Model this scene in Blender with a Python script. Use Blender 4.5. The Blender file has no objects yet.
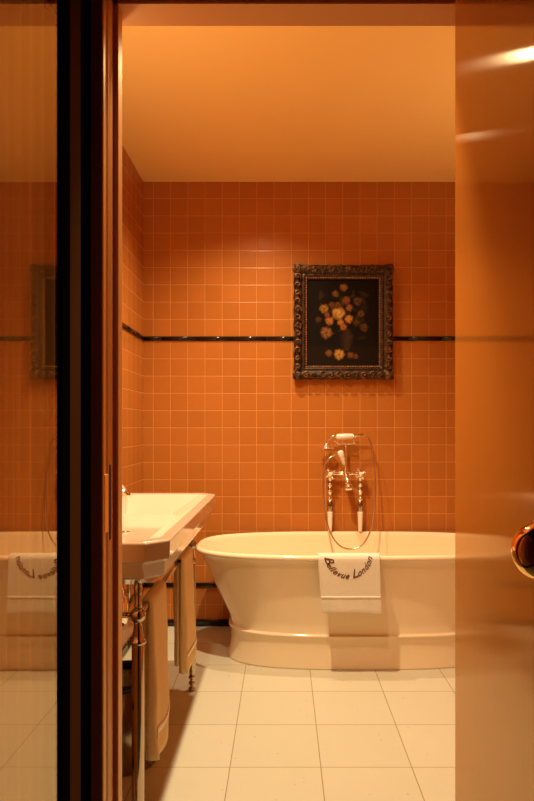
import bpy, bmesh, math, random
from mathutils import Vector, Matrix
random.seed(7)
PI = math.pi
C = bpy.context.scene.collection
sc = bpy.context.scene

# ------------------------------------------------------------------ helpers
class MB:
    """collects geometry, then links it as ONE mesh object"""
    def __init__(s):
        s.v = []; s.f = []; s.sm = []; s.uv = {}; s.mi = {}
    def add(s, vs, fs, smooth=False, mi=0):
        o = len(s.v); s.v += [tuple(v) for v in vs]
        for f in fs:
            s.mi[len(s.f)] = mi
            s.f.append([i + o for i in f]); s.sm.append(smooth)
    def box(s, x0, x1, y0, y1, z0, z1, mi=0):
        vs = [(x, y, z) for z in (z0, z1) for y in (y0, y1) for x in (x0, x1)]
        s.add(vs, [(0,2,3,1),(4,5,7,6),(0,1,5,4),(2,6,7,3),(0,4,6,2),(1,3,7,5)], mi=mi)
    def quad(s, a, b, c, d, uvs=None, mi=0):
        if uvs: s.uv[len(s.f)] = uvs
        s.add([a, b, c, d], [(0,1,2,3)], mi=mi)
    def loft(s, rings, cap0=True, cap1=True, closed=True, smooth=True, mi=0):
        n = len(rings[0]); vs = [p for r in rings for p in r]; fs = []
        m = n if closed else n - 1
        for i in range(len(rings) - 1):
            for j in range(m):
                a = i*n + j; b = i*n + (j+1) % n
                fs.append((a, b, b + n, a + n))
        if cap0: fs.append(tuple(reversed(range(n))))
        if cap1: fs.append(tuple(range((len(rings)-1)*n, len(rings)*n)))
        s.add(vs, fs, smooth, mi)
    def tube(s, pts, r, n=12, cap=True, mi=0):
        pts = [Vector(p) for p in pts]; rr = r if isinstance(r, (list, tuple)) else [r]*len(pts)
        t0 = (pts[1]-pts[0]).normalized()
        up = Vector((0,0,1)) if abs(t0.z) < .9 else Vector((1,0,0))
        u = t0.cross(up).normalized(); rings = []
        for i, p in enumerate(pts):
            if i == 0: t = t0
            elif i == len(pts)-1: t = (pts[i]-pts[i-1]).normalized()
            else:
                t = (pts[i+1]-pts[i-1]); t = t.normalized() if t.length > 1e-9 else t0
            u = (u - t*u.dot(t)); u = u.normalized() if u.length > 1e-6 else t.orthogonal().normalized()
            w = t.cross(u)
            rings.append([p + (u*math.cos(k*2*PI/n) + w*math.sin(k*2*PI/n))*rr[i] for k in range(n)])
        s.loft(rings, cap, cap, mi=mi)
    def lathe(s, prof, org=(0,0,0), axis=(0,0,1), n=28, mi=0, cap=True):
        ax = Vector(axis).normalized(); u = ax.orthogonal().normalized(); w = ax.cross(u); o = Vector(org)
        rings = [[o + ax*z + (u*math.cos(k*2*PI/n)+w*math.sin(k*2*PI/n))*max(r, 1e-4) for k in range(n)] for r, z in prof]
        s.loft(rings, cap, cap, mi=mi)
    def ball(s, c, r, sx=1, sy=1, sz=1, n=12, m=8, mi=0):
        c = Vector(c); rings = []
        for i in range(m+1):
            a = -PI/2 + PI*i/m
            rr = max(math.cos(a), 1e-3)
            rings.append([c + Vector((math.cos(k*2*PI/n)*rr*r*sx, math.sin(k*2*PI/n)*rr*r*sy, math.sin(a)*r*sz)) for k in range(n)])
        s.loft(rings, mi=mi)
    def build(s, name, mat, parent=None, bevel=0, seg=2, sub=0, recalc=True, loc=None):
        me = bpy.data.meshes.new(name)
        me.from_pydata(s.v, [], s.f); me.validate()
        if s.uv:
            ul = me.uv_layers.new(name='UVMap')
            for p in me.polygons:
                if p.index in s.uv:
                    for li, u in zip(p.loop_indices, s.uv[p.index]): ul.data[li].uv = u
        for m in (mat if isinstance(mat, (list, tuple)) else [mat]): me.materials.append(m)
        for p in me.polygons:
            p.use_smooth = s.sm[p.index]; p.material_index = s.mi[p.index]
        if recalc:
            bm = bmesh.new(); bm.from_mesh(me); bmesh.ops.recalc_face_normals(bm, faces=bm.faces); bm.to_mesh(me); bm.free()
        o = bpy.data.objects.new(name, me); C.objects.link(o)
        if parent: put(o, parent)
        if bevel:
            b = o.modifiers.new('bevel', 'BEVEL'); b.width = bevel; b.segments = seg; b.limit_method = 'ANGLE'; b.angle_limit = .6
            b.harden_normals = False
        if sub:
            d = o.modifiers.new('sub', 'SUBSURF'); d.levels = sub; d.render_levels = sub
        return o

def put(o, p):
    """parent keeping the world-space coordinates the mesh was written in"""
    o.parent = p
    if p.type == 'EMPTY': o.matrix_parent_inverse = Matrix.Translation(p.location).inverted()
def thing(name, label, cat, loc, group=None):
    o = bpy.data.objects.new(name, None); o.empty_display_size = .05; C.objects.link(o); o.location = loc
    o['label'] = label; o['category'] = cat
    if group: o['group'] = group
    return o
def tag(o, label, cat, group=None):
    o['label'] = label; o['category'] = cat
    if group: o['group'] = group
    return o
def struct(o): o['kind'] = 'structure'; return o

# ------------------------------------------------------------------ materials
def new_mat(name):
    m = bpy.data.materials.new(name); m.use_nodes = True
    return m, m.node_tree, m.node_tree.nodes['Principled BSDF']
def N(nt, t, **kw):
    n = nt.nodes.new(t)
    for k, v in kw.items(): setattr(n, k, v)
    return n
def mth(nt, op, a, b=None, clamp=False):
    n = N(nt, 'ShaderNodeMath', operation=op, use_clamp=clamp)
    for i, x in enumerate((a, b)):
        if x is None: continue
        if isinstance(x, (int, float)): n.inputs[i].default_value = x
        else: nt.links.new(x, n.inputs[i])
    return n.outputs[0]
def mixc(nt, f, a, b):
    n = N(nt, 'ShaderNodeMix', data_type='RGBA')
    for sock, x in ((n.inputs[0], f), (n.inputs[6], a), (n.inputs[7], b)):
        if isinstance(x, (int, float)): sock.default_value = x
        elif isinstance(x, tuple): sock.default_value = (*x, 1)
        else: nt.links.new(x, sock)
    return n.outputs[2]
def simple(name, col, rough=.5, metal=0, var=.06, scale=30, bump=0, bscale=200, coat=0, ior=1.5):
    m, nt, b = new_mat(name)
    tc = N(nt, 'ShaderNodeTexCoord'); no = N(nt, 'ShaderNodeTexNoise'); no.inputs['Scale'].default_value = scale
    no.inputs['Detail'].default_value = 4
    nt.links.new(tc.outputs['Object'], no.inputs['Vector'])
    c = mixc(nt, no.outputs['Fac'], tuple(x*(1-var) for x in col), tuple(min(1, x*(1+var)) for x in col))
    nt.links.new(c, b.inputs['Base Color'])
    b.inputs['Roughness'].default_value = rough; b.inputs['Metallic'].default_value = metal
    b.inputs['IOR'].default_value = ior
    if coat: b.inputs['Coat Weight'].default_value = coat; b.inputs['Coat Roughness'].default_value = .05
    if bump:
        n2 = N(nt, 'ShaderNodeTexNoise'); n2.inputs['Scale'].default_value = bscale; n2.inputs['Detail'].default_value = 3
        nt.links.new(tc.outputs['Object'], n2.inputs['Vector'])
        bp = N(nt, 'ShaderNodeBump'); bp.inputs['Strength'].default_value = bump; bp.inputs['Distance'].default_value = .004
        nt.links.new(n2.outputs['Fac'], bp.inputs['Height']); nt.links.new(bp.outputs['Normal'], b.inputs['Normal'])
    return m
def grid_mat(name, pitch, tile, grout, gw, rough, var=.05, specks=False, soft=.003, bump=.4, groutrough=.6, uneven=.02):
    """square tiles from UV measured in metres"""
    m, nt, b = new_mat(name)
    tc = N(nt, 'ShaderNodeTexCoord'); sp = N(nt, 'ShaderNodeSeparateXYZ'); nt.links.new(tc.outputs['UV'], sp.inputs[0])
    ds = []; cells = []
    for ax in (0, 1):
        u = mth(nt, 'DIVIDE', sp.outputs[ax], pitch)
        f = mth(nt, 'FRACT', u); d = mth(nt, 'MULTIPLY', mth(nt, 'MINIMUM', f, mth(nt, 'SUBTRACT', 1.0, f)), pitch)
        ds.append(d); cells.append(mth(nt, 'FLOOR', u))
    d = mth(nt, 'MINIMUM', ds[0], ds[1])
    isg = mth(nt, 'LESS_THAN', d, gw/2)
    hgt = mth(nt, 'DIVIDE', mth(nt, 'SUBTRACT', d, gw/2), soft, clamp=True)
    hs = mth(nt, 'SQRT', hgt)
    cx = N(nt, 'ShaderNodeCombineXYZ'); nt.links.new(cells[0], cx.inputs[0]); nt.links.new(cells[1], cx.inputs[1])
    wn = N(nt, 'ShaderNodeTexWhiteNoise', noise_dimensions='2D'); nt.links.new(cx.outputs[0], wn.inputs['Vector'])
    c = mixc(nt, wn.outputs['Value'], tuple(x*(1-var) for x in tile), tuple(min(1, x*(1+var)) for x in tile))
    no = N(nt, 'ShaderNodeTexNoise'); no.inputs['Scale'].default_value = 14 if specks else 25; no.inputs['Detail'].default_value = 6
    nt.links.new(tc.outputs['UV'], no.inputs['Vector'])
    c = mixc(nt, mth(nt, 'MULTIPLY', no.outputs['Fac'], .25), c, tuple(x*.82 for x in tile))
    if specks:
        vo = N(nt, 'ShaderNodeTexVoronoi'); vo.inputs['Scale'].default_value = 34; nt.links.new(tc.outputs['UV'], vo.inputs['Vector'])
        pick = N(nt, 'ShaderNodeSeparateXYZ'); nt.links.new(vo.outputs['Color'], pick.inputs[0])
        sz = mth(nt, 'MULTIPLY', mth(nt, 'SUBTRACT', pick.outputs[0], .55, clamp=True), .30)
        spot = mth(nt, 'LESS_THAN', vo.outputs['Distance'], sz)
        c = mixc(nt, mth(nt, 'MULTIPLY', spot, .5), c, (.25, .15, .08))
    c = mixc(nt, isg, c, grout)
    nt.links.new(c, b.inputs['Base Color'])
    b.inputs['Specular IOR Level'].default_value = .3
    r = mth(nt, 'ADD', mth(nt, 'MULTIPLY', isg, groutrough - rough), rough)
    nt.links.new(r, b.inputs['Roughness'])
    # every tile sits a hair out of plane
    tilt = mth(nt, 'MULTIPLY', no.outputs['Fac'], uneven)
    bp = N(nt, 'ShaderNodeBump'); bp.inputs['Strength'].default_value = bump; bp.inputs['Distance'].default_value = .002
    nt.links.new(mth(nt, 'ADD', hs, tilt), bp.inputs['Height']); nt.links.new(bp.outputs['Normal'], b.inputs['Normal'])
    return m

M = {}
M['tile'] = grid_mat('glazed_wall_tile', .1003, (.47, .158, .028), (.64, .27, .075), .0032, .27, var=.06, soft=.004)
M['floor'] = grid_mat('limestone_floor_tile', .31, (.61, .565, .43), (.34, .25, .13), .0035, .30, var=.025, specks=True, bump=.15)
M['black_tile'] = simple('black_glazed_tile', (.012, .008, .006), .12)
M['ceiling'] = simple('ceiling_paint', (.90, .56, .17), .9, var=.01, scale=6)
M['plaster'] = simple('bathroom_plaster', (.62, .32, .11), .8, var=.02)
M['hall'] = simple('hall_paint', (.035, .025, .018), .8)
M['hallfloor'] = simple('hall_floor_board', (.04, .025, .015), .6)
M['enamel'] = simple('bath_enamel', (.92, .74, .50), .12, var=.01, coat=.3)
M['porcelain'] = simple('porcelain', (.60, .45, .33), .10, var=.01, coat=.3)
M['chrome'] = simple('chrome', (.90, .86, .80), .07, 1, var=.02)
M['leg_chrome'] = simple('dim_reflection_chrome', (.52, .42, .32), .10, 1, var=.05)  # chrome with a darkened colour standing in for dark hall reflections
M['brass'] = simple('polished_brass', (.85, .50, .14), .07, 1, var=.03)
M['darkbrass'] = simple('strike_brass', (.95, .42, .05), .45, .25, var=.05)
M['black'] = simple('black_bead_and_gap', (.004, .003, .003), .6); M['stile'] = simple('dark_stained_stile', (.075, .034, .012), .55); M['stile'].node_tree.nodes['Principled BSDF'].inputs['Specular IOR Level'].default_value = 0; M['black'].node_tree.nodes['Principled BSDF'].inputs['Specular IOR Level'].default_value = 0
M['slot'] = simple('dark_latch_slot', (.01, .006, .004), .7)
M['white_ceramic'] = simple('white_ceramic', (.88, .80, .66), .18, var=.01)
M['towel'] = simple('terry_cloth', (.97, .68, .33), .95, var=.10, scale=120, bump=.9, bscale=420)
M['bathmat'] = simple('white_terry_cloth', (.86, .77, .62), .95, var=.08, scale=160, bump=.8, bscale=480)
M['hem'] = simple('woven_hem', (.90, .82, .68), .8, var=.05, bump=.3, bscale=500)
M['thread'] = simple('embroidery_thread', (.11, .026, .008), .6, var=.2)
M['rubber'] = simple('black_rubber', (.01, .008, .007), .5)
M['steel'] = simple('brushed_steel', (.36, .27, .19), .22, 1)

def jamb_mat():
    m, nt, b = new_mat('stained_jamb_wood')
    tc = N(nt, 'ShaderNodeTexCoord'); mp = N(nt, 'ShaderNodeMapping'); mp.inputs['Scale'].default_value = (60, 60, 1.5)
    no = N(nt, 'ShaderNodeTexNoise'); no.inputs['Scale'].default_value = 2; no.inputs['Detail'].default_value = 5
    nt.links.new(tc.outputs['Object'], mp.inputs[0]); nt.links.new(mp.outputs[0], no.inputs['Vector'])
    nt.links.new(mixc(nt, no.outputs['Fac'], (.42, .17, .045), (.52, .21, .06)), b.inputs['Base Color'])
    b.inputs['Roughness'].default_value = .30; b.inputs['Specular IOR Level'].default_value = .5
    return m
M['jamb'] = jamb_mat()
def lacquer_mat(rough=.095, aniso=.62, ior=2.5, name='satin_lacquered_door'):
    """satin lacquered door: fine vertical brushing spreads reflections sideways"""
    m, nt, b = new_mat(name)
    tc = N(nt, 'ShaderNodeTexCoord'); mp = N(nt, 'ShaderNodeMapping'); mp.inputs['Scale'].default_value = (90, 90, 1.2)
    no = N(nt, 'ShaderNodeTexNoise'); no.inputs['Scale'].default_value = 2; no.inputs['Detail'].default_value = 5
    nt.links.new(tc.outputs['Object'], mp.inputs[0]); nt.links.new(mp.outputs[0], no.inputs['Vector'])
    col = mixc(nt, no.outputs['Fac'], (.52, .185, .025), (.56, .20, .03))
    df = N(nt, 'ShaderNodeBsdfDiffuse'); nt.links.new(col, df.inputs[0])
    gl = N(nt, 'ShaderNodeBsdfAnisotropic'); gl.inputs['Color'].default_value = (1, .84, .62, 1)
    gl.inputs['Roughness'].default_value = rough; gl.inputs['Anisotropy'].default_value = aniso; gl.inputs['Rotation'].default_value = .25
    tg = N(nt, 'ShaderNodeTangent', direction_type='RADIAL', axis='Z'); nt.links.new(tg.outputs[0], gl.inputs['Tangent'])
    fr = N(nt, 'ShaderNodeFresnel'); fr.inputs[0].default_value = ior
    mx = N(nt, 'ShaderNodeMixShader'); nt.links.new(fr.outputs[0], mx.inputs[0])
    nt.links.new(df.outputs[0], mx.inputs[1]); nt.links.new(gl.outputs[0], mx.inputs[2])
    nt.links.new(mx.outputs[0], nt.nodes['Material Output'].inputs[0]); nt.nodes.remove(b)
    return m
M['lacquer'] = lacquer_mat(); M['frame_lacquer'] = lacquer_mat(.42, 0, 2.0, 'satin_lacquered_door_frame')
def glass_mat():
    m, nt, b = new_mat('reflective_pane_glass')
    tr = N(nt, 'ShaderNodeBsdfTransparent'); tr.inputs[0].default_value = (.95, .88, .8, 1)
    gl = N(nt, 'ShaderNodeBsdfGlossy'); gl.inputs['Color'].default_value = (1, .84, .62, 1); gl.inputs['Roughness'].default_value = .012
    mx = N(nt, 'ShaderNodeMixShader'); mx.inputs[0].default_value = .41
    nt.links.new(tr.outputs[0], mx.inputs[1]); nt.links.new(gl.outputs[0], mx.inputs[2])
    nt.links.new(mx.outputs[0], nt.nodes['Material Output'].inputs[0]); nt.nodes.remove(b)
    return m
M['glass'] = glass_mat()
def curtain_mat():
    m, nt, b = new_mat('sheer_curtain_cloth')
    df = N(nt, 'ShaderNodeBsdfDiffuse'); df.inputs[0].default_value = (.75, .42, .16, 1)
    tl = N(nt, 'ShaderNodeBsdfTranslucent'); tl.inputs[0].default_value = (.6, .3, .1, 1)
    mx = N(nt, 'ShaderNodeMixShader'); mx.inputs[0].default_value = .5
    nt.links.new(df.outputs[0], mx.inputs[1]); nt.links.new(tl.outputs[0], mx.inputs[2])
    nt.links.new(mx.outputs[0], nt.nodes['Material Output'].inputs[0]); nt.nodes.remove(b)
    return m
M['curtain'] = curtain_mat()
def gilt_mat(name, lo, hi, scale):
    m, nt, b = new_mat(name)
    tc = N(nt, 'ShaderNodeTexCoord'); no = N(nt, 'ShaderNodeTexNoise'); no.inputs['Scale'].default_value = scale; no.inputs['Detail'].default_value = 6
    nt.links.new(tc.outputs['Object'], no.inputs['Vector'])
    rp = N(nt, 'ShaderNodeValToRGB'); rp.color_ramp.elements[0].position = .38; rp.color_ramp.elements[1].position = .66
    rp.color_ramp.elements[0].color = (*lo, 1); rp.color_ramp.elements[1].color = (*hi, 1)
    nt.links.new(no.outputs['Fac'], rp.inputs[0]); nt.links.new(rp.outputs[0], b.inputs['Base Color'])
    b.inputs['Metallic'].default_value = .35; b.inputs['Roughness'].default_value = .42
    return m
M['gilt'] = gilt_mat('antique_gilt', (.018, .009, .004), (.24, .10, .028), 34)
M['dark_moulding'] = gilt_mat('dark_frame_moulding', (.020, .010, .005), (.085, .038, .012), 50)  # near-black colour for the moulding behind the scrollwork
M['gilt2'] = gilt_mat('worn_gold_leaf', (.24, .10, .028), (.62, .27, .07), 60)
def canvas_mat():
    m, nt, b = new_mat('oil_painting')
    at = N(nt, 'ShaderNodeAttribute', attribute_name='paint')
    tc = N(nt, 'ShaderNodeTexCoord'); no = N(nt, 'ShaderNodeTexNoise'); no.inputs['Scale'].default_value = 70
    nt.links.new(tc.outputs['Object'], no.inputs['Vector'])
    c = mixc(nt, mth(nt, 'MULTIPLY', no.outputs['Fac'], .3), at.outputs['Color'], (.012, .007, .004))
    nt.links.new(c, b.inputs['Base Color']); b.inputs['Roughness'].default_value = .6; b.inputs['Specular IOR Level'].default_value = .1
    return m
M['canvas'] = canvas_mat()

# ------------------------------------------------------------------ dimensions
XL, XR, YB, YF, H = -.813, 1.32, 3.70, 1.545, 2.588
HX0, HX1, HY0 = -1.0, 1.0, -1.3                       # the dark hall the camera stands in
JY = 1.384                                            # hall face of the door frame
Z1T, Z1B, Z2T, Z2B, ZB = 1.688, 1.661, .254, .227, .040

# ------------------------------------------------------------------ room shell
def floor():
    b = MB()
    ox, oy = -.181, 2.475
    P = [(XL, YF), (XR, YF), (XR, YB), (XL, YB)]
    b.quad(*[(x, y, 0) for x, y in P], uvs=[(x-ox+3.1, y-oy+3.1) for x, y in P])
    P = [(-.41, JY), (.45, JY), (.45, YF), (-.41, YF)]
    b.quad(*[(x, y, 0) for x, y in P], uvs=[(x-ox+3.1, y-oy+3.1) for x, y in P])
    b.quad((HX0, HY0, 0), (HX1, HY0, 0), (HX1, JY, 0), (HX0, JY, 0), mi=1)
    struct(b.build('floor', [M['floor'], M['hallfloor']], recalc=False))
floor()
def ceiling():
    b = MB()
    b.quad((XL, YF, H), (XL, YB, H), (XR, YB, H), (XR, YF, H))
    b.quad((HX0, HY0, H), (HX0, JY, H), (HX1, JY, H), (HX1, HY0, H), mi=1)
    struct(b.build('ceiling', [M['ceiling'], M['hall']], recalc=False))
ceiling()
def tiled(name, p0, p1, hoff, vflip=False):
    """tiled wall from p0 to p1 (floor points): three courses of tile between black strips"""
    b = MB(); L = (Vector(p1) - Vector(p0)).length
    for z0, z1, zo in ((Z1T, H, Z1T), (Z2B-.227+.0, Z2B, .027), (Z2T, Z1B, Z2T), (Z1B, Z1T, Z1B), (Z2B, Z2T, Z2B)):
        b.quad((*p0, z0), (*p1, z0), (*p1, z1), (*p0, z1),
               uvs=[(hoff, z0-zo+5*.1003), (hoff+L, z0-zo+5*.1003), (hoff+L, z1-zo+5*.1003), (hoff, z1-zo+5*.1003)])
    return struct(b.build(name, M['tile'], recalc=False))
tiled('wall_back', (XL, YB), (XR, YB), .1003-.058 + .1003*5)
tiled('wall_left', (XL, YF), (XL, YB), .04)
tiled('wall_right', (XR, YB), (XR, YF), .02)
# front wall of the bathroom with the door opening, hall side dark
def front_wall():
    b = MB()
    x0, x1, zt = -.405, .445, 2.16
    for a, c, d, e in ((XL, x0, 0, H), (x1, XR, 0, H), (x0, x1, zt, H)):
        b.quad((a, YF, d), (a, YF, e), (c, YF, e), (c, YF, d))
    for a, c, d, e in ((HX0, x0, 0, H), (x1, HX1, 0, H), (x0, x1, zt, H)):
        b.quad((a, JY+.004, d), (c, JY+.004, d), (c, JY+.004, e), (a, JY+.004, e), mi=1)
    b.quad((x0, JY+.004, 0), (x0, YF, 0), (x0, YF, zt), (x0, JY+.004, zt))
    b.quad((x1, JY+.004, 0), (x1, JY+.004, zt), (x1, YF, zt), (x1, YF, 0))
    b.quad((x0, JY+.004, zt), (x0, YF, zt), (x1, YF, zt), (x1, JY+.004, zt))
    struct(b.build('wall_front', [M['plaster'], M['hall']], recalc=False))
front_wall()
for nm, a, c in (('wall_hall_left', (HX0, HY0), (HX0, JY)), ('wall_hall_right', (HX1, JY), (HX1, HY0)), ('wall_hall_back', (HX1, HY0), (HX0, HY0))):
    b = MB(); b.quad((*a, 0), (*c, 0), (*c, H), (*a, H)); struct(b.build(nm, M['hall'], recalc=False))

# black pencil tile strips and skirting (joints every .2 m)
def strip(name, z0, z1, wall, d, joint=.203):
    b = MB(); g = .0012
    if wall == 'back': lo, hi = XL + .0, XR
    else: lo, hi = YF, YB - d
    x = lo + .11
    edges = [lo]
    while x < hi: edges.append(x); x += joint
    edges.append(hi)
    for a, c in zip(edges[:-1], edges[1:]):
        n = 6; prof = []
        for k in range(n+1):
            t = -PI/2 + PI*k/n
            prof.append((d*(.45+.55*math.cos(t)), (z0+z1)/2 + (z1-z0)/2*math.sin(t)))
        prof = [(0, z0)] + prof + [(0, z1)]
        if wall == 'back': rings = [[(q, YB - p, z) for p, z in prof] for q in (a+g/2, c-g/2)]
        elif wall == 'left': rings = [[(XL + p, q, z) for p, z in prof] for q in (a+g/2, c-g/2)]
        else: rings = [[(XR - p, q, z) for p, z in prof] for q in (a+g/2, c-g/2)]
        b.loft(rings, smooth=True)
    return struct(b.build(name, M['black_tile']))
n = 1
for w in ('back', 'left', 'right'):
    strip('trim_%d' % n, Z1B, Z1T, w, .010); strip('trim_%d' % (n+1), Z2B, Z2T, w, .010); n += 2
    strip('baseboard_' + w, 0, ZB, w, .012)

# ------------------------------------------------------------------ door frame (left jamb, head, right jamb)
def extrude_z(b, poly, z0, z1):
    b.loft([[(x, y, z0) for x, y in poly], [(x, y, z1) for x, y in poly]], smooth=False)
XS, XRb = -.3815, -.392
jamb = [(-.4185, JY), (-.3945, JY), (-.392, JY+.003), (-.392, JY+.009), (-.3955, JY+.013), (-.3955, JY+.036), (-.3925, JY+.042),
        (-.391, JY+.055), (-.392, JY+.078), (-.395, 1.470), (XS-.002, 1.470), (XS, 1.472), (XS, 1.506), (XS-.003, 1.509), (XS-.022, 1.511), (XS-.022, 1.548), (-.4185, 1.548)]
b = MB(); extrude_z(b, jamb, 0, 2.17); jl = struct(b.build('trim_7', M['frame_lacquer']))
# strike plate with its dark latch slot
b = MB(); b.box(-.3958, -.3925, 1.402, 1.4275, .925, 1.055); st = b.build('strike_plate', M['darkbrass'], jl, bevel=.0012)
st['label'] = 'small brass strike plate'
b = MB(); b.box(-.3935, -.3903, 1.4325, 1.443, .905, 1.075); b.build('latch_slot', M['slot'], jl, bevel=.001)
rj = [(.416, 1.472), (.418, 1.470), (.444, 1.470), (.444, 1.548), (.425, 1.548), (.425, 1.511), (.416, 1.508)]
b = MB(); extrude_z(b, rj, 0, 2.17); struct(b.build('trim_8', M['frame_lacquer']))
b = MB()
hd = [(JY, 2.170), (JY, 2.1485), (1.470, 2.1485), (1.470, 2.1395), (1.548, 2.1375), (1.548, 2.170)]
b.loft([[(x, y, z) for y, z in hd] for x in (-.40, .4440)], smooth=False)
struct(b.build('trim_9', M['frame_lacquer']))

# ------------------------------------------------------------------ right door leaf, standing open into the hall
DX, DY0, DY1 = .390, .700, 1.440
b = MB(); b.box(DX, DX+.044, DY0, DY1, .008, 2.135)
door = struct(b.build('door_1', M['lacquer'], bevel=.002))
KY, KZ = .783, 1.007
for sgn, xf in ((-1, DX), (1, DX+.044)):
    b = MB()
    b.lathe([(.027, 0), (.027, .004), (.022, .008), (.012, .010), (.0105, .022), (.012, .034)], (xf, KY, KZ), (sgn, 0, 0), 40)
    kn = b.build('door_knob', M['brass'], door); kn['label'] = 'round polished brass knob'
    b = MB(); R = .0365
    b.lathe([(.010, .030)] + [(R*math.sin(PI*k/18), .071 - .036*math.cos(PI*k/18)) for k in range(4, 19)], (xf, KY, KZ), (sgn, 0, 0), 48)
    b.build('knob_ball', M['brass'], kn)
for z in (.25, 1.1, 1.9):
    b = MB(); b.tube([(DX+.050, DY1+.008, z-.045), (DX+.050, DY1+.008, z+.045)], .0055, 12); b.build('hinge', M['brass'], door)

# ------------------------------------------------------------------ left glazed screen with black bead, curtain behind it
GX = -.4105
b = MB(); b.box(GX-.026, GX, 1.222, 1.290, .008, 2.15); b.box(GX-.040, GX, -.20, -.13, .008, 2.15)
b.box(GX-.040, GX, -.13, 1.222, 2.05, 2.15); b.box(GX-.040, GX, -.13, 1.222, .008, .16)
scr = struct(b.build('door_2', M['stile'], bevel=.002))
b = MB(); xb = GX + .0015
b.box(GX-.008, xb, 1.178, 1.2218, .160, 2.05); b.box(GX-.030, xb, -.13, -.09, .160, 2.05)
b.box(GX-.030, xb, -.09, 1.178, 1.99, 2.05); b.box(GX-.030, xb, -.09, 1.178, .160, .22)
b.build('glazing_bead', M['black'], scr, bevel=.001)
b = MB(); th = math.tan(math.radians(.36)); y0, y1 = -.09, 1.178
b.quad((GX-.0055, y0, .22), (GX-.0040, y1, .22), (GX-.0040, y1, 1.99), (GX-.0055, y0, 1.99))
b.build('pane', M['glass'], scr, recalc=False)
# black filler standing in for the dark gap between screen and jamb
b = MB(); b.box(-.470, -.432, 1.2905, JY-.001, 0, 2.17); struct(b.build('trim_10', M['black']))
b = MB(); b.box(-.4265, -.4186, JY-.001, JY+.05, 0, 2.17); b.box(-.470, -.4265, JY, JY+.05, 0, 2.17); struct(b.build('trim_11', M['black']))

def curtain():
    b = MB(); rows = 14; cols = 220; y0, y1 = -.085, 1.284; vs = []; fs = []
    for i in range(rows+1):
        t = i/rows; z = .23 + 1.745*t
        for j in range(cols+1):
            s = j/cols; y = y0 + (y1-y0)*s
            ph = s*2*PI*27 + 1.2*math.sin(s*17) + .25*math.sin(t*3+s*9)
            a = .0105*(1 + .35*math.sin(s*31+1)) * (.8+.2*t)
            x = GX - .048 + a*(math.sin(ph) + .35*math.sin(2*ph+.6))
            vs.append((x, y, z))
    for i in range(rows):
        for j in range(cols):
            a = i*(cols+1)+j; fs.append((a, a+1, a+cols+2, a+cols+1))
    b.add(vs, fs, True)
    root = thing('sheer_curtain', 'orange-lit gathered sheer curtain hanging behind the reflecting glass at far left', 'curtain', (GX-.048, .53, .23))
    b.build('curtain_cloth', M['curtain'], root, recalc=False)
    r = MB(); r.tube([(GX-.048, -.10, 1.985), (GX-.048, 1.288, 1.985)], .004, 10); r.build('curtain_rod', M['darkbrass'], root)
    for yy in (-.104, 1.2865):
        r = MB(); r.box(GX-.052, GX-.0265, yy-.004, yy+.004, 1.979, 1.991); r.build('rod_bracket', M['darkbrass'], root)
curtain()

# ------------------------------------------------------------------ bath
BC = Vector((.385, 3.32)); BA, BB = .832, .360
def sel(a, bb, z, n=3.0, cnt=96):
    r = []
    for k in range(cnt):
        t = 2*PI*k/cnt; c, s = math.cos(t), math.sin(t)
        # even spacing on the superellipse by angle
        q = (abs(c/a)**n + abs(s/bb)**n) ** (-1/n) if False else None
        x = a*math.copysign(abs(c)**(2/n), c); y = bb*math.copysign(abs(s)**(2/n), s)
        r.append((BC.x + x, BC.y + y, z))
    return r
def bath():
    root = thing('bathtub', 'white freestanding double-ended bathtub with rolled rim and stepped plinth by the tiled wall', 'bathtub', (BC.x, BC.y, 0))
    outer = [(.0, .160, .068), (.008, .163, .069), (.030, .170, .073), (.070, .178, .078), (.110, .180, .080), (.138, .176, .077), (.150, .170, .072),
             (.156, .166, .069), (.161, .168, .070), (.163, .178, .076), (.172, .181, .079), (.22, .166, .074), (.30, .128, .062), (.38, .090, .050), (.45, .058, .038), (.50, .034, .026),
             (.522, .022, .019), (.531, .013, .012), (.533, .004, .004), (.538, 0, 0), (.546, -.0005, -.0005), (.553, .003, .003), (.5565, .009, .009)]
    inner = [(.5575, .017, .017), (.5555, .026, .026), (.549, .032, .032), (.535, .037, .035), (.48, .055, .043), (.40, .085, .055), (.30, .130, .072),
             (.20, .200, .105), (.15, .270, .150), (.135, .340, .200)]
    b = MB(); b.loft([sel(BA-e, BB-s, z, 3.0 if s < .12 else 2.6) for z, e, s in outer + inner], True, True)
    b.build('tub_shell', M['enamel'], root)
    d = MB(); d.lathe([(.030, 0), (.030, .003), (.018, .004)], (BC.x, BC.y, .1352)); d.build('drain', M['chrome'], root)
bath()

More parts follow.
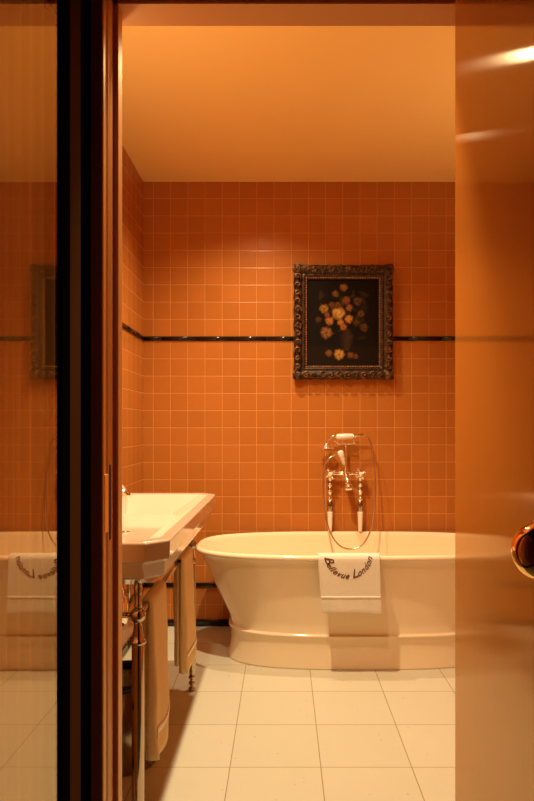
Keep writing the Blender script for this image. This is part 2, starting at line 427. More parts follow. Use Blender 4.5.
# bath mat towel over the front rim, with the curved embroidery
TX0, TX1 = .163, .449
def towel_path():
    """front-to-back path (y, z) with cumulative length measured from the outer shoulder"""
    pts = [(2.9455, .300), (2.9450, .40), (2.9445, .50), (2.9445, .535), (2.9460, .549), (2.9510, .5585), (2.960, .5630), (2.975, .5640), (2.987, .5618), (2.997, .554),
           (3.003, .540), (3.010, .50), (3.016, .46), (3.023, .42)]
    return pts
def mat_pt(u, p, off=0):
    """u across 0..1, p index-parameter on the path (float)"""
    P = towel_path(); i = min(int(p), len(P)-2); f = p - i
    y = P[i][0]*(1-f) + P[i+1][0]*f; z = P[i][1]*(1-f) + P[i+1][1]*f
    ty, tz = P[i+1][0]-P[i][0], P[i+1][1]-P[i][1]; L = math.hypot(ty, tz); ny, nz = -tz/L, ty/L
    low = max(0, (.53 - z)/.23) if y < 2.97 else 0
    x0 = TX0 + .020*low; x1 = TX1 + .006*low
    w = .0016*math.sin(u*9+1)*low - .0028*low*abs(math.sin(u*5+.4))
    if y > 2.97: w = 0
    ys = y + (ny*off) + w - .003*low
    return (x0 + (x1-x0)*u, ys, z + nz*off + (.004*math.sin(u*3.2)*low - .003*low*u if z < .32 else 0))
def rim_towel():
    root = thing('hand_towel', 'white embroidered towel draped over the front rim of the bathtub', 'towel', (.306, 2.96, .564))
    b = MB(); NU, NP = 40, 78; vs = []; fs = []; L = len(towel_path())-1
    for k in range(NP+1):
        for j in range(NU+1): vs.append(mat_pt(j/NU, L*k/NP))
    for k in range(NP):
        for j in range(NU):
            a = k*(NU+1)+j; fs.append((a, a+1, a+NU+2, a+NU+1))
    b.add(vs, fs, True); o = b.build('cloth', M['bathmat'], root, recalc=False)
    s = o.modifiers.new('thick', 'SOLIDIFY'); s.thickness = .006; s.offset = 1
    s2 = o.modifiers.new('soft', 'BEVEL'); s2.width = .002; s2.segments = 2; s2.limit_method = 'ANGLE'
    # which way does the solidify go: normals must face outwards (away from the bath)
    if o.data.polygons[NU*20].normal.y > 0: o.data.flip_normals()
    # woven band near the lower edge
    b = MB()
    for z0, z1 in ((.366, .378),):
        vs = []; fs = []
        for zz in (z0, z1):
            p = (zz - .300)/.10
            for j in range(NU+1):
                q = mat_pt(j/NU, p, .0068); vs.append(q)
        for j in range(NU): fs.append((j, j+1, j+NU+2, j+NU+1))
        b.add(vs, fs, True)
    o2 = b.build('woven_band', M['hem'], root, recalc=False); s = o2.modifiers.new('t', 'SOLIDIFY'); s.thickness = .0012; s.offset = 0
    o2['label'] = 'smooth white woven band'
    # lettering on a hanging arc
    text = 'Bellevue London'
    cx, cz, R = .3025, .5710, .1090
    adv = {'B': 1.30, 'L': 1.15, 'l': .55, ' ': .75, 'v': .95, 'e': .90, 'u': 1.0, 'n': 1.0, 'o': .95, 'd': 1.0}
    tot = sum(adv[c] for c in text); a0, a1 = math.radians(-82), math.radians(81); acc = 0
    dep = bpy.context.evaluated_depsgraph_get(); vs = []; fs = []
    P = towel_path()
    def to_p(z):
        d = z - P[0][1]
        for i in range(len(P)-1):
            L = math.hypot(P[i+1][0]-P[i][0], P[i+1][1]-P[i][1])
            if d <= L: return i + max(0, d)/L
            d -= L
        return 8.0
    for ch in text:
        w = adv[ch]; mid = a0 + (a1-a0)*(acc + w/2)/tot; acc += w
        if ch == ' ': continue
        cu = bpy.data.curves.new('t', 'FONT'); cu.body = ch; cu.size = .058 if ch in 'BL' else .040; cu.shear = .5; cu.align_x = 'CENTER'
        cu.resolution_u = 3; cu.offset = .0004
        to = bpy.data.objects.new('t', cu); C.objects.link(to); bpy.context.view_layer.update()
        dep = bpy.context.evaluated_depsgraph_get(); me = bpy.data.meshes.new_from_object(to.evaluated_get(dep))
        bm = bmesh.new(); bm.from_mesh(me); bmesh.ops.triangulate(bm, faces=bm.faces)
        o0 = len(vs); bm.verts.ensure_lookup_table()
        for v in bm.verts:
            x, y = v.co.x, v.co.y - .004
            rr = R - y; ang = mid + x/R
            X = cx + rr*math.sin(ang); Z = cz - rr*math.cos(ang)
            q = mat_pt((X-TX0)/(TX1-TX0), to_p(Z), .0070); vs.append((X, q[1], q[2]))
        for f in bm.faces: fs.append([v.index + o0 for v in f.verts])
        bm.free(); bpy.data.meshes.remove(me); bpy.data.objects.remove(to); bpy.data.curves.remove(cu)
    b = MB(); b.add(vs, fs); o3 = b.build('embroidered_lettering', M['thread'], root, recalc=False)
    s = o3.modifiers.new('t', 'SOLIDIFY'); s.thickness = .0014; s.offset = 0
    o3['label'] = 'dark brown script lettering on a curve'
rim_towel()

# ------------------------------------------------------------------ bath mixer with handset, on the back rim
def mixer():
    ym = 3.648; S = 635/ym
    def P(px, py, y=ym): return ((px-283)*y/635, y, 1.16-(py-427)*y/635)
    root = thing('bath_mixer', 'chrome bath shower mixer with white handles standing on the back rim of the bathtub', 'tap', (.355, ym, .557))
    xl, xr, xc = P(330, 0)[0], P(360.2, 0)[0], P(346, 0)[0]; zb = P(0, 473.5)[2]
    b = MB(); b.tube([(xl, ym, zb), (xr, ym, zb)], .0115, 16)
    for x in (xl, xr): b.lathe([(.010, -.022), (.022, -.020), (.0255, -.004), (.0245, .008), (.014, .020), (.006, .023)], (x, ym, zb), (0, -1, 0), 24)
    b.lathe([(.010, -.03), (.016, -.022), (.021, 0), (.016, .022), (.011, .034), (.009, .05), (.0075, .06), (.0105, .066), (.0085, .072), (.0075, .11), (.0065, .155), (.009, .160), (.009, .168)], (xc, ym, zb), (0, 0, 1), 20)
    b.tube([P(341.3, 456.3, ym-.014), P(343.5, 457.6, ym-.006), (xc, ym, zb+.088)], [.0065, .0065, .006], 12)
    # spout coming forward and down
    b.tube([(xc, ym-.012, zb-.010), (xc, ym-.035, zb-.020), (xc+.004, ym-.058, zb-.040), (xc+.006, ym-.066, zb-.062)], [.019, .018, .0165, .0165], 16)
    b.lathe([(.017, -.008), (.023, .0), (.0255, .012), (.024, .024), (.014, .029)], (xc+.007, ym-.072, zb-.062), (.05, -.15, -1), 20)
    b.build('mixer_body', M['chrome'], root)
    for x in (xl, xr):
        b = MB()
        prof = [(.013, .0), (.013, .018), (.0095, .021), (.0095, .046), (.0145, .049), (.0145, .060), (.0095, .063), (.0095, .082), (.0145, .085), (.0145, .096), (.0095, .099), (.0095, .122), (.015, .128), (.0165, .136), (.015, .142)]
        b.lathe([(r, -z-.012) for r, z in prof], (x, ym, zb), (0, 0, 1), 18)
        lg = b.build('standpipe', M['chrome'], root)
        for zz in (.047, .081):  # added dark rings stand in for dark reflections at the chrome necks
            b = MB(); b.lathe([(.0098, -zz-.0135), (.0125, -zz-.0125), (.0125, -zz+.0015), (.0098, -zz+.0025)], (x, ym, zb), (0, 0, 1), 18); b.build('neck_reflection', M['steel'], lg)
        b = MB(); zt = zb - .154; z0 = .5585
        b.lathe([(.009, z0), (.0105, z0+.004), (.0125, z0+.03), (.0145, z0+.07), (.0160, z0+.112), (.0150, z0+.116)], (x, ym, 0), (0, 0, 1), 18)
        w = b.build('ceramic_sleeve', M['white_ceramic'], lg); w['label'] = 'white ceramic sleeve'
        b = MB(); b.lathe([(.0135, z0+.1165), (.0150, z0+.117), (.0150, zt), (.013, zt+.001)], (x, ym, 0), (0, 0, 1), 18); b.build('dark_collar', M['steel'], lg)
        # cross-head tap handle with white index
        b = MB(); c = Vector((x, ym-.034, zb))
        for k in range(4):
            a = k*PI/2 + .5; d = Vector((math.cos(a), 0, math.sin(a)))
            b.tube([c + d*.006, c + d*.026], [.0085, .0075], 10); b.ball(c + d*.027, .0095, n=10, m=6)
        b.lathe([(.013, -.010), (.015, 0), (.012, .006)], c, (0, -1, 0), 18)
        hnd = b.build('cross_handle', M['chrome'], root)
        b = MB(); b.lathe([(.0105, .0), (.0105, .005), (.005, .008)], c + Vector((0, -.0062, 0)), (0, -1, 0), 16); b.build('ceramic_index', M['white_ceramic'], hnd)
    # cradle fork
    zf = P(0, 443.2)[2]
    b = MB()
    b.tube([P(334.5, 441, ym-.002), P(337.5, 443.6, ym-.010), (xc, ym-.002, zf-.004), P(354.5, 443.6, ym-.010), P(359, 441, ym-.002)], [.003, .0042, .005, .0042, .003], 10)
    for px in (337.5, 354.0): b.tube([P(px, 443.6, ym-.010), P(px, 439.5, ym-.012)], .0035, 8)
    b.build('cradle_fork', M['chrome'], root)
    # diverter lever with porcelain grip
    b = MB(); b.tube([P(345.2, 466, ym-.018), P(343.8, 462, ym-.026)], .006, 10); dv = b.build('diverter', M['chrome'], root)
    b = MB(); p0, p1 = Vector(P(344.3, 464.5, ym-.026)), Vector(P(340.0, 451.0, ym-.045))
    b.tube([p0, p0.lerp(p1, .1), p0.lerp(p1, .5), p0.lerp(p1, .9), p1], [.008, .0105, .014, .018, .013], 16)
    g = b.build('lever_grip', M['white_ceramic'], dv); g['label'] = 'white porcelain lever'
    # handset lying in the cradle
    hs = thing('shower_handset', 'chrome shower handset with white grip lying on top of the bath mixer', 'shower head', P(345, 436.5))
    b = MB(); yh = ym-.012
    b.tube([P(337.0, 436.8, yh), P(335.5, 436.6, yh), P(333, 436.2, yh), P(330.2, 437.5, yh), P(328.0, 441, yh), P(326.6, 445, yh)], [.0095, .0105, .007, .0065, .0065, .0075], 14)
    b.build('handset_neck', M['chrome'], hs); b = MB()
    b.tube([P(352.8, 436.3, yh), P(354.5, 436.2, yh), P(356.5, 435.6, yh), P(363.5, 434.8, yh)], [.0095, .0105, .0075, .009], 14)
    b.build('handset_tail', M['chrome'], hs)
    b = MB(); p0, p1 = Vector(P(336.4, 436.8, yh)), Vector(P(353.4, 436.2, yh))
    b.tube([p0, p0.lerp(p1, .06), p0.lerp(p1, .5), p0.lerp(p1, .94), p1], [.011, .0155, .0175, .0155, .011], 18)
    g = b.build('handset_grip', M['white_ceramic'], hs); g['label'] = 'white ceramic grip'
    b = MB(); b.lathe([(.009, .0), (.014, -.006), (.022, -.016), (.034, -.026), (.044, -.032), (.0455, -.037), (.040, -.040)], P(326.4, 443.2, yh), (-.10, .22, 1), 26)
    b.build('shower_rose', M['chrome'], hs)
    # hose: handset end -> right loop -> low in front of rim -> left -> back of mixer
    pts = [(364.4, 435.0, 0), (367.5, 437.0, .002), (371.0, 444, .004), (373.2, 456, .01), (374.4, 470, .02), (375.0, 488, .04), (374.6, 505, .06), (373.0, 520, .085),
           (370.0, 532, .10), (365.5, 541, .106), (359.5, 547, .108), (351.0, 549.3, .108), (342.0, 547.2, .108), (335.5, 541.5, .106), (330.0, 532, .10), (326.3, 520, .085), (324.3, 505, .06),
           (323.4, 490, .04), (323.6, 476, .03), (325.0, 466, .026), (328.5, 459.5, .024), (333.0, 456.0, .02), (337.2, 454.9, .012), (340.6, 456.0, .004)]
    pts = [Vector(P(x, y, yh - d)) for x, y, d in pts]
    fine = []
    for i in range(len(pts)-1):
        p = [pts[max(i-1, 0)], pts[i], pts[i+1], pts[min(i+2, len(pts)-1)]]
        for k in range(6):
            t = k/6
            fine.append(.5*((2*p[1]) + (p[2]-p[0])*t + (2*p[0]-5*p[1]+4*p[2]-p[3])*t*t + (3*p[1]-p[0]-3*p[2]+p[3])*t**3))
    fine.append(pts[-1])
    b = MB(); b.tube(fine, .0046, 10)
    tag(b.build('shower_hose', M['hose']), 'thin metal shower hose looping from the handset down into the bathtub', 'hose')
M['hose'] = simple('hose_braid', (.62, .50, .38), .28, 1, var=.3, scale=300)
mixer()

# ------------------------------------------------------------------ framed painting
def painting():
    cx, cz, w, h = .3475, 1.766, .572, .660
    x0, x1, z0, z1 = cx-w/2, cx+w/2, cz-h/2, cz+h/2
    yw = YB - .006
    root = thing('framed_painting', 'dark still life of flowers in a carved gilt frame hung on the tiled wall', 'painting', (cx, yw, z0))
    prof = [(.004, 0), (.002, .018), (.000, .026), (.006, .036), (.016, .042), (.028, .043), (.038, .037), (.046, .029), (.052, .027), (.056, .031), (.062, .031), (.066, .026), (.072, .022), (.080, .017), (.081, .008)]
    def ringpts(d, t, n=44):
        a, c, e, f = x0+d, x1-d, z0+d, z1-d; out = []
        cor = [(a, e), (c, e), (c, f), (a, f)]
        for k in range(4):
            p, q = cor[k], cor[(k+1) % 4]
            for i in range(n):
                s = i/n; x = p[0]+(q[0]-p[0])*s; z = p[1]+(q[1]-p[1])*s
                if d < .03:
                    m = math.sin((k*n+i)*2*PI/5.5)*.0022*(1-d/.03)
                    nx, nz = ((0,-1),(1,0),(0,1),(-1,0))[k]; x += nx*m; z += nz*m
                out.append((x, yw-t, z))
        return out
    b = MB(); b.loft([ringpts(d, t) for d, t in prof], False, False)
    b.build('frame_moulding', M['dark_moulding'], root)
    # carved scrolls and leaves round the frame
    b = MB()
    def scroll(c, ang, r0, flip, dy):
        pts = []; rr = []
        for k in range(22):
            t = k/21; a = ang + flip*t*2*PI*1.15; r = r0*(1 - .78*t)
            pts.append((c[0]+r*math.cos(a), yw - .040 - dy - .009*t, c[1]+r*math.sin(a))); rr.append(.0058*(1-.45*t))
        b.tube(pts, rr, 8); b.ball((c[0]+r0*.12*math.cos(ang), yw-.046-dy, c[1]+r0*.12*math.sin(ang)), .0055, n=8, m=5)
    def leaf(c, ang, ln, wd):
        d = Vector((math.cos(ang), 0, math.sin(ang))); e = Vector((-math.sin(ang), 0, math.cos(ang))); o = Vector((c[0], yw-.037, c[1])); rings = []
        for k in range(7):
            t = k/6; wv = wd*math.sin(PI*min(1, t*.92+.08))**.8 + .0004; up = -.010*math.sin(PI*t) - .004*t
            m = o + d*ln*t
            rings.append([m + e*wv + Vector((0, .004, 0)), m + e*wv*.5 + Vector((0, up*.9, 0)), m + Vector((0, up*.35, 0)), m - e*wv*.5 + Vector((0, up*.9, 0)), m - e*wv + Vector((0, .004, 0)), m + Vector((0, .006, 0))])
        b.loft(rings)
    for k in range(4):
        L = w if k % 2 == 0 else h; cnt = 12 if k % 2 == 0 else 14
        for i in range(cnt):
            s = (i+.5)/cnt*L
            inset = .024
            if k == 0: c = (x0+s, z0+inset)
            elif k == 1: c = (x1-inset, z0+s)
            elif k == 2: c = (x1-s, z1-inset)
            else: c = (x0+inset, z1-s)
            base = k*PI/2; fl = 1 if i % 2 else -1
            scroll(c, base + fl*.9 + random.uniform(-.3, .3), .0190+random.uniform(-.0025, .002), fl, random.uniform(0, .003))
            for q in range(3): leaf(c, base + random.uniform(0, 2*PI), random.uniform(.020, .032), random.uniform(.005, .008))
    for cxx, czz, a in ((x0, z0, PI*.25), (x1, z0, PI*.75), (x1, z1, PI*1.25), (x0, z1, PI*1.75)):
        dx, dz = math.cos(a), math.sin(a)
        for q in (-.7, -.35, 0, .35, .7): leaf((cxx+dx*.002, czz+dz*.002), a+q, .052, .010)
    b.build('carved_scrollwork', M['gilt'], root)
    # beaded sight edge
    b = MB(); d = .0735
    a, c, e, f = x0+d, x1-d, z0+d, z1-d
    for k in range(4):
        p, q = [((a, e), (c, e)), ((c, e), (c, f)), ((c, f), (a, f)), ((a, f), (a, e))][k]
        cnt = 30 if k % 2 == 0 else 36
        for i in range(cnt):
            s = i/cnt; b.ball((p[0]+(q[0]-p[0])*s, yw-.0225, p[1]+(q[1]-p[1])*s), .0052, sx=1.15 if k % 2 == 0 else .8, sz=.8 if k % 2 == 0 else 1.15, n=8, m=5)
    b.build('beaded_edge', M['gilt2'], root)
    # canvas, its paint stored per vertex
    NX, NZ = 150, 180; ix0, ix1, iz0, iz1 = x0+.079, x1-.079, z0+.079, z1-.079
    vs = [(ix0+(ix1-ix0)*i/NX, yw-.010, iz0+(iz1-iz0)*j/NZ) for j in range(NZ+1) for i in range(NX+1)]
    fs = [(j*(NX+1)+i, j*(NX+1)+i+1, (j+1)*(NX+1)+i+1, (j+1)*(NX+1)+i) for j in range(NZ) for i in range(NX)]
    b = MB(); b.add(vs, fs); o = b.build('canvas', M['canvas'], root, recalc=False)
    W = lambda r, g, bb: (r, g, bb)
    # (px, py, radius, colour) in a 480 x 570 design
    fl = [(245, 55, 30, (.34, .17, .06)), (190, 97, 27, (.25, .12, .04)), (262, 140, 33, (.30, .11, .04)), (340, 145, 34, (.17, .09, .04)), (113, 195, 36, (.50, .28, .08)),
          (210, 225, 50, (.80, .50, .16)), (280, 262, 32, (.72, .38, .10)), (150, 275, 33, (.62, .28, .10)), (243, 315, 26, (.58, .22, .07)), (128, 352, 45, (.38, .20, .09)),
          (283, 188, 27, (.40, .18, .06)), (165, 170, 26, (.20, .09, .04)), (362, 228, 28, (.19, .10, .04)), (135, 237, 20, (.42, .14, .05)), (382, 318, 34, (.15, .075, .03)), (225, 285, 26, (.66, .32, .09)),
          (330, 285, 26, (.12, .07, .025)), (75, 265, 24, (.12, .06, .025)), (215, 495, 40, (.78, .46, .13)), (145, 487, 27, (.30, .13, .04)), (290, 500, 26, (.25, .12, .04)), (325, 508, 22, (.20, .09, .03)), (205, 170, 24, (.24, .10, .04))]
    ca = o.data.color_attributes.new('paint', 'FLOAT_COLOR', 'POINT')
    rnd = random.Random(4); pet = [(rnd.uniform(0, 6), rnd.choice((5, 6, 7, 8)), rnd.uniform(.6, 1.4)) for _ in fl]
    leaves = [(rnd.uniform(90, 400), rnd.uniform(90, 400), rnd.uniform(18, 40), rnd.uniform(0, PI), rnd.choice(((.050, .035, .010), (.07, .038, .012), (.030, .026, .010)))) for _ in range(46)]
    for j in range(NZ+1):
        for i in range(NX+1):
            px = 480*i/NX; py = 570*(1-j/NZ)
            col = [.0065, .0036, .0018]
            if py > 430: 
                k = min(1, (py-430)/25); col = [col[0]+.006*k, col[1]+.0028*k, col[2]+.001*k]
            def over(c, a):
                for q in range(3): col[q] = col[q]*(1-a) + c[q]*a
            # vase
            if 325 < py < 470:
                hw = 26 + 26*math.sin(PI*min(1, (py-325)/145*1.05)); dx = (px-262)/hw
                if abs(dx) < 1: over((.11*(1-.6*abs(dx-.25)), .050*(1-.6*abs(dx-.25)), .018), .38*(1-abs(dx)**4))
            for lx, ly, lr, la, lc in leaves:
                dx, dy = px-lx, py-ly
                if abs(dx) < lr and abs(dy) < lr:
                    u = dx*math.cos(la)+dy*math.sin(la); v = -dx*math.sin(la)+dy*math.cos(la)
                    q = (u/lr)**2 + (v/(lr*.38))**2
                    if q < 1: over(lc, .42*(1-q)**.5)
            for (fx, fy, fr, fc), (p0, pn, pa) in zip(fl, pet):
                dx, dy = px-fx, py-fy; r = math.hypot(dx, dy)/fr
                if r > 1.2: continue
                a = math.atan2(dy, dx); edge = 1 + .06*math.sin(a*pn+p0) + .05*math.sin(a*3+p0*2)
                rr = r/edge
                if rr < 1:
                    rings_ = .80 + .20*math.sin(a*(pn-3) + rr*7*pa + p0) - .18*max(0, math.sin(a + p0*.3 - .8))
                    dark = .40 if (r < .20 and pn % 2 == 0) else 1
                    sh = (1.05 - .45*rr)*rings_*dark
                    over([fc[0]*sh, fc[1]*sh*.80, fc[2]*sh*.55], min(1, (1-rr)*2.6))
            ca.data[j*(NX+1)+i].color = (*col, 1)
    b = MB(); b.box(x0+.03, x1-.03, yw-.009, yw+.0055, z0+.03, z1-.03); b.build('backing_board', M['slot'], root)
painting()

# ------------------------------------------------------------------ washstand
def oct_ring(x0, x1, y0, y1, ch, z, cb=.004):
    return [(x0, y0+cb, z), (x0+cb, y0, z), (x1-ch, y0, z), (x1, y0+ch, z), (x1, y1-ch, z), (x1-ch, y1, z), (x0+cb, y1, z), (x0, y1-cb, z)]
SX0, SX1, SY0, SY1, SZ = XL+.004, -.303, 1.648, 2.895, .860
LX, LY = -.401, (1.756, 2.800)
def washstand():
    root = thing('console_washstand', 'white porcelain console washbasin on chrome legs against the left tiled wall', 'washbasin', (-.55, 2.28, 0))
    def R(i, z, ch=.055, back=None): 
        return oct_ring(SX0 + (i if back is None else back), SX1-i, SY0+i, SY1-i, max(ch-i*.25, .012), z)
    b = MB()
    b.loft([oct_ring(SX0, SX1-.078, SY0+.160, SY1-.160, .04, .712), oct_ring(SX0, SX1-.026, SY0+.050, SY1-.050, .045, .752), oct_ring(SX0, SX1-.020, SY0+.040, SY1-.040, .045, .758), oct_ring(SX0, SX1-.016, SY0+.016, SY1-.016, .05, .797), oct_ring(SX0, SX1-.012, SY0+.012, SY1-.012, .05, .801),
            oct_ring(SX0, SX1-.002, SY0+.002, SY1-.002, .055, .807), oct_ring(SX0, SX1, SY0, SY1, .055, .855), oct_ring(SX0, SX1-.005, SY0+.005, SY1-.005, .054, .860),
            oct_ring(SX0+.110, SX1-.032, SY0+.050, SY1-.050, .040, .8585), oct_ring(SX0+.115, SX1-.040, SY0+.058, SY1-.058, .036, .853), oct_ring(SX0+.130, SX1-.150, SY0+.150, SY1-.150, .030, .783)], smooth=False)
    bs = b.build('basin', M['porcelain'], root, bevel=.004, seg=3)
    # raised sloping back ledge
    b = MB(); prof = [(SX0, .8595), (SX0+.108, .8595), (SX0+.104, .864), (SX0+.085, .892), (SX0+.070, .906), (SX0, .906)]
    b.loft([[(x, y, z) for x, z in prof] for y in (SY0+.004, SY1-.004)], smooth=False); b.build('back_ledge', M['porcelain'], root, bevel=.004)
    b = MB(); b.lathe([(.024, 0), (.024, .003), (.014, .004)], (-.57, 2.27, .7831)); b.build('drain', M['chrome'], root)
    # legs
    for k, ly in enumerate(LY):
        b = MB()
        b.lathe([(.010, 0), (.016, .001), (.016, .012), (.010, .016), (.010, .024), (.0155, .028), (.0155, .036), (.010, .040), (.010, .050), (.0155, .054), (.0155, .062), (.011, .066), (.012, .080), (.0165, .084),
                 (.0172, .10), (.0172, .555), (.0165, .560)], (LX, ly, 0), n=24)
        lg = b.build('leg', M['leg_chrome'], root)
        b = MB(); b.lathe([(.0165, .5605), (.022, .562), (.0235, .567), (.022, .572), (.0165, .575), (.0150, .586), (.0125, .602), (.0105, .618), (.0115, .622)], (LX, ly, 0), n=24); b.build('collar', M['leg_chrome'], lg)
        b = MB(); b.lathe([(.002, .6185)] + [(.0215*math.sin(PI*q/14), .640 - .0215*math.cos(PI*q/14)) for q in range(1, 14)] + [(.002, .6615)], (LX, ly, 0), n=24); b.build('ball_joint', M['leg_chrome'], lg)
        b = MB(); b.lathe([(.009, .6600), (.0115, .664), (.0115, .668), (.0085, .674), (.0095, .70), (.0125, .716), (.010, .722), (.010, .738), (.015, .740), (.015, .744)], (LX, ly, 0), n=20); b.build('upper_stem', M['leg_chrome'], lg)
        # side rail back to the wall
        b = MB(); b.tube([(LX-.021, ly, .640), (XL+.010, ly, .640)], .0085, 14); b.lathe([(.022, 0), (.022, .005), (.012, .011)], (XL+.0005, ly, .640), (1, 0, 0), 20)
        b.build('side_rail', M['leg_chrome'], root)
    b = MB(); b.tube([(LX, LY[0]+.021, .640), (LX, LY[1]-.021, .640)], .0085, 16); b.build('towel_rail', M['leg_chrome'], root)
    # trap and supply pipes below the bowl
    b = MB(); tx, ty = -.585, 2.27
    b.lathe([(.020, .722), (.026, .720), (.026, .712), (.017, .708), (.017, .585), (.024, .580), (.024, .565), (.034, .560), (.034, .470), (.026, .455), (.010, .450)], (tx, ty, 0), n=24)
    b.tube([(tx-.03, ty, .53), (XL+.008, ty, .53)], .016, 14); b.lathe([(.032, 0), (.032, .004), (.018, .012)], (XL+.0005, ty, .53), (1, 0, 0), 20)
    b.build('bottle_trap', M['chrome'], root)
    for yy in (2.07, 2.47):
        b = MB(); b.tube([(-.60, yy, .716), (-.60, yy, .50), (-.61, yy, .47), (-.64, yy, .455), (XL+.008, yy, .455)], .008, 12)
        b.lathe([(.013, .56), (.016, .565), (.016, .60), (.013, .605)], (-.60, yy, 0), n=16); b.lathe([(.024, 0), (.024, .004), (.012, .010)], (XL+.0005, yy, .455), (1, 0, 0), 18)
        b.build('supply_pipe', M['chrome'], root)
    t = thing('basin_tap', 'small chrome tap standing on the back ledge of the washbasin', 'tap', (-.768, 2.27, .906))
    b = MB(); b.lathe([(.026, .9065), (.026, .912), (.018, .918), (.015, .945), (.019, .955), (.014, .966), (.004, .972)], (-.762, 2.27, 0), n=22)
    b.tube([(-.755, 2.27, .938), (-.70, 2.27, .942), (-.62, 2.27, .938), (-.575, 2.27, .930), (-.556, 2.27, .918), (-.554, 2.27, .908)], [.012, .012, .011, .011, .011, .0125], 14)
    b.build('spout', M['chrome'], t)
    for yy in (2.15, 2.39):
        b = MB(); b.lathe([(.022, .9065), (.022, .912), (.014, .917), (.013, .940)], (-.765, yy, 0), n=20)
        for k in range(4):
            a = k*PI/2+.4; b.tube([(-.765, yy, .946), (-.765+.026*math.cos(a), yy+.026*math.sin(a), .946)], [.006, .005], 8)
        b.lathe([(.011, .938), (.012, .950), (.006, .955)], (-.765, yy, 0), n=16); b.build('tap_handle', M['chrome'], t)
washstand()

# hand towels over the front rail
def rail_towel(y0, y1, zb0, zb1, label, seed, tw=.020):
    rnd = random.Random(seed); ph = [rnd.uniform(0, 6) for _ in range(6)]
    root = thing('hand_towel', label, 'towel', (LX, (y0+y1)/2, .655), 'folded towels on the washstand rail')
    b = MB(); NU = 30; zt = .640; r = .0100 + tw*.5
    rows = []
    for j in range(NU+1):
        u = j/NU; y = y0 + (y1-y0)*u
        zf = zb0 + (zb1-zb0)*u + .010*math.sin(u*7+ph[0]); zk = zf + .035 + .012*math.sin(u*6+ph[1])
        prof = []
        nF = 22
        def rip(z, side):
            d = max(0, (zt - z)/.45)
            return d*(.0055*math.sin(u*8+ph[2]+side) + .003*math.sin(z*26+ph[3]+u*3))
        for k in range(nF+1):
            z = zk + (zt-zk)*k/nF; prof.append((LX - r - .004*math.sin(PI*k/nF) + rip(z, 1), z))
        for k in range(1, 10):
            a = PI - PI*k/10; prof.append((LX + r*math.cos(a), zt + r*math.sin(a)))
        for k in range(nF+1):
            z = zt + (zf-zt)*k/nF; prof.append((LX + r + .004*math.sin(PI*k/nF) + .012*max(0, (zt-z)/.45)**2 + rip(z, 0), z))
        rows.append([(x, y + (.010*max(0, (zt-z)/.45)*(u-.5)*1.0), z) for x, z in prof])
    n = len(rows[0])
    # a solid padded body: both layers lie against each other, ends rounded over
    full = []
    for j, row in enumerate(rows):
        y = row[0][1]; zq = row[-1][2] + .004
        ins = [(LX + .0004, y, zq), (LX + .0004, y, .40), (LX + .0004, y, zt-.012)]
        ins += [(LX + .0098*math.sin(t), y, zt - .0098*math.cos(t)) for t in [.35 + (2*PI-.7)*q/12 for q in range(13)]]
        ins += [(LX - .0004, y, zt-.012), (LX - .0004, y, .40), (LX - .0004, y, row[0][2] + .004)]
        full.append(row + ins)
    nrow = len(rows[0])
    def squash(row, f, dy):
        out = []
        for i, (x, y, z) in enumerate(row):
            if i < nrow:
                d = x - LX
                x = LX + math.copysign(max(abs(d)*f, min(abs(d), .0125 if z > zt-.03 else .004)), d)
                z = z if z < zt + .012 else zt + .012 + (z-zt-.012)*f
            out.append((x, y+dy, z))
        return out
    full = [squash(full[0], .35, -.008), squash(full[0], .75, -.005)] + full + [squash(full[-1], .75, .005), squash(full[-1], .35, .008)]
    b.loft(full); o = b.build('cloth', M['towel'], root)
    # flat woven border near the hem of the front layer
    b = MB(); vs = []; fs = []
    for i, kk in enumerate((n-4, n-5)):
        for j in range(NU+1):
            p = rows[j][kk]; vs.append((p[0]+.0012, p[1], p[2]))
    for j in range(NU): fs.append((j, j+1, j+NU+2, j+NU+1))
    b.add(vs, fs, True); h = b.build('woven_border', M['hem'], root, recalc=False)
    s = h.modifiers.new('t', 'SOLIDIFY'); s.thickness = .002; s.offset = 0
    return root
rail_towel(1.865, 2.075, .175, .175, 'beige terry towel on the washstand rail, nearer the camera behind the front leg', 3)
rail_towel(2.455, 2.675, .200, .185, 'beige terry towel on the washstand rail, at the far end beside the bathtub', 8)

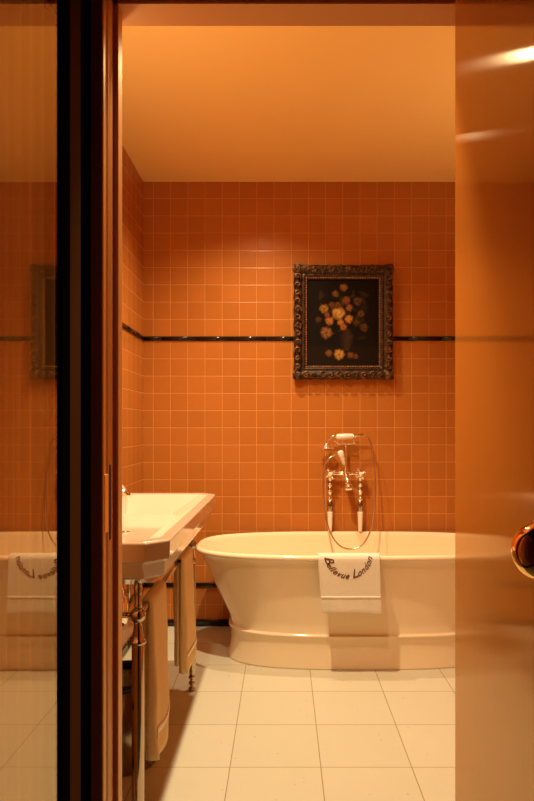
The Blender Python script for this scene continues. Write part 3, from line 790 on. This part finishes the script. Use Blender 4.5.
# pedal-less round bin below the basin
def bin_():
    root = thing('waste_bin', 'round dark metal waste bin with black rim on the floor under the washbasin', 'bin', (-.56, 2.22, 0))
    b = MB(); b.lathe([(.118, .0), (.122, .004), (.122, .285), (.118, .285), (.114, .012), (.05, .010)], (-.56, 2.22, 0), n=48, cap=True); b.build('bin_body', M['steel'], root)
    b = MB(); b.lathe([(.1135, .280), (.1245, .280), (.1255, .290), (.1235, .300), (.116, .300), (.1135, .292), (.1135, .280)], (-.56, 2.22, 0), n=48, cap=False); b.build('bin_rim', M['rubber'], root)
bin_()

# ------------------------------------------------------------------ light: two small warm ceiling spots, plus added unseen fill lights
def spot(name, x, y, e, size=118, blend=.30, r=.022):
    l = bpy.data.lights.new(name, 'SPOT'); l.energy = e; l.color = (1, .79, .48); l.spot_size = math.radians(size); l.spot_blend = blend; l.shadow_soft_size = r
    o = bpy.data.objects.new(name, l); C.objects.link(o); o.location = (x, y, 2.56); return o
spot('ceiling_and_fill_spot', -.16, 1.75, 58, 138, 1.0, .05)  # unseen fill spot, added to brighten the tub front and towels
spot('ceiling_and_fill_spot', -.16, 2.38, 168, 126, 1.0)
spot('ceiling_and_fill_spot', -.14, 3.07, 78, 134, 1.0)
# pair of added, unseen upward fill lights that brighten the ceiling
for x, y, e in ((-.74, 1.90, 17), (1.25, 2.45, 15)):
    u = spot('ceiling_fill', x, y, e, 160, 1.0, .05); u.location.z = 1.62; u.rotation_euler = (PI, 0, 0)
# added, unseen fill light behind the glass to make the curtain glow
l = bpy.data.lights.new('curtain_fill', 'AREA'); l.shape = 'RECTANGLE'; l.size = 1.7; l.size_y = .06; l.energy = .85; l.color = (1, .60, .25)
o = bpy.data.objects.new('curtain_fill', l); C.objects.link(o); o.location = (-.72, 1.16, 1.15); o.rotation_euler = (0, -PI/2, 0)
w = bpy.data.worlds.new('dark_hall'); sc.world = w; w.use_nodes = True
w.node_tree.nodes['Background'].inputs[0].default_value = (.004, .0025, .0015, 1)

# ------------------------------------------------------------------ camera
cd = bpy.data.cameras.new('camera'); cam = bpy.data.objects.new('camera', cd); C.objects.link(cam)
cam.location = (0, 0, 1.16); cam.rotation_euler = (PI/2, 0, 0)
cd.sensor_fit = 'VERTICAL'; cd.sensor_height = 36; cd.lens = 635/801*36; cd.clip_start = .02
cd.shift_x = -(283-267)/801; cd.shift_y = (427-400.5)/801
sc.camera = cam
vs = sc.view_settings
vs.view_transform = 'Standard'; vs.look = 'None'; vs.gamma = 1; vs.use_curve_mapping = False; vs.exposure = 0.16
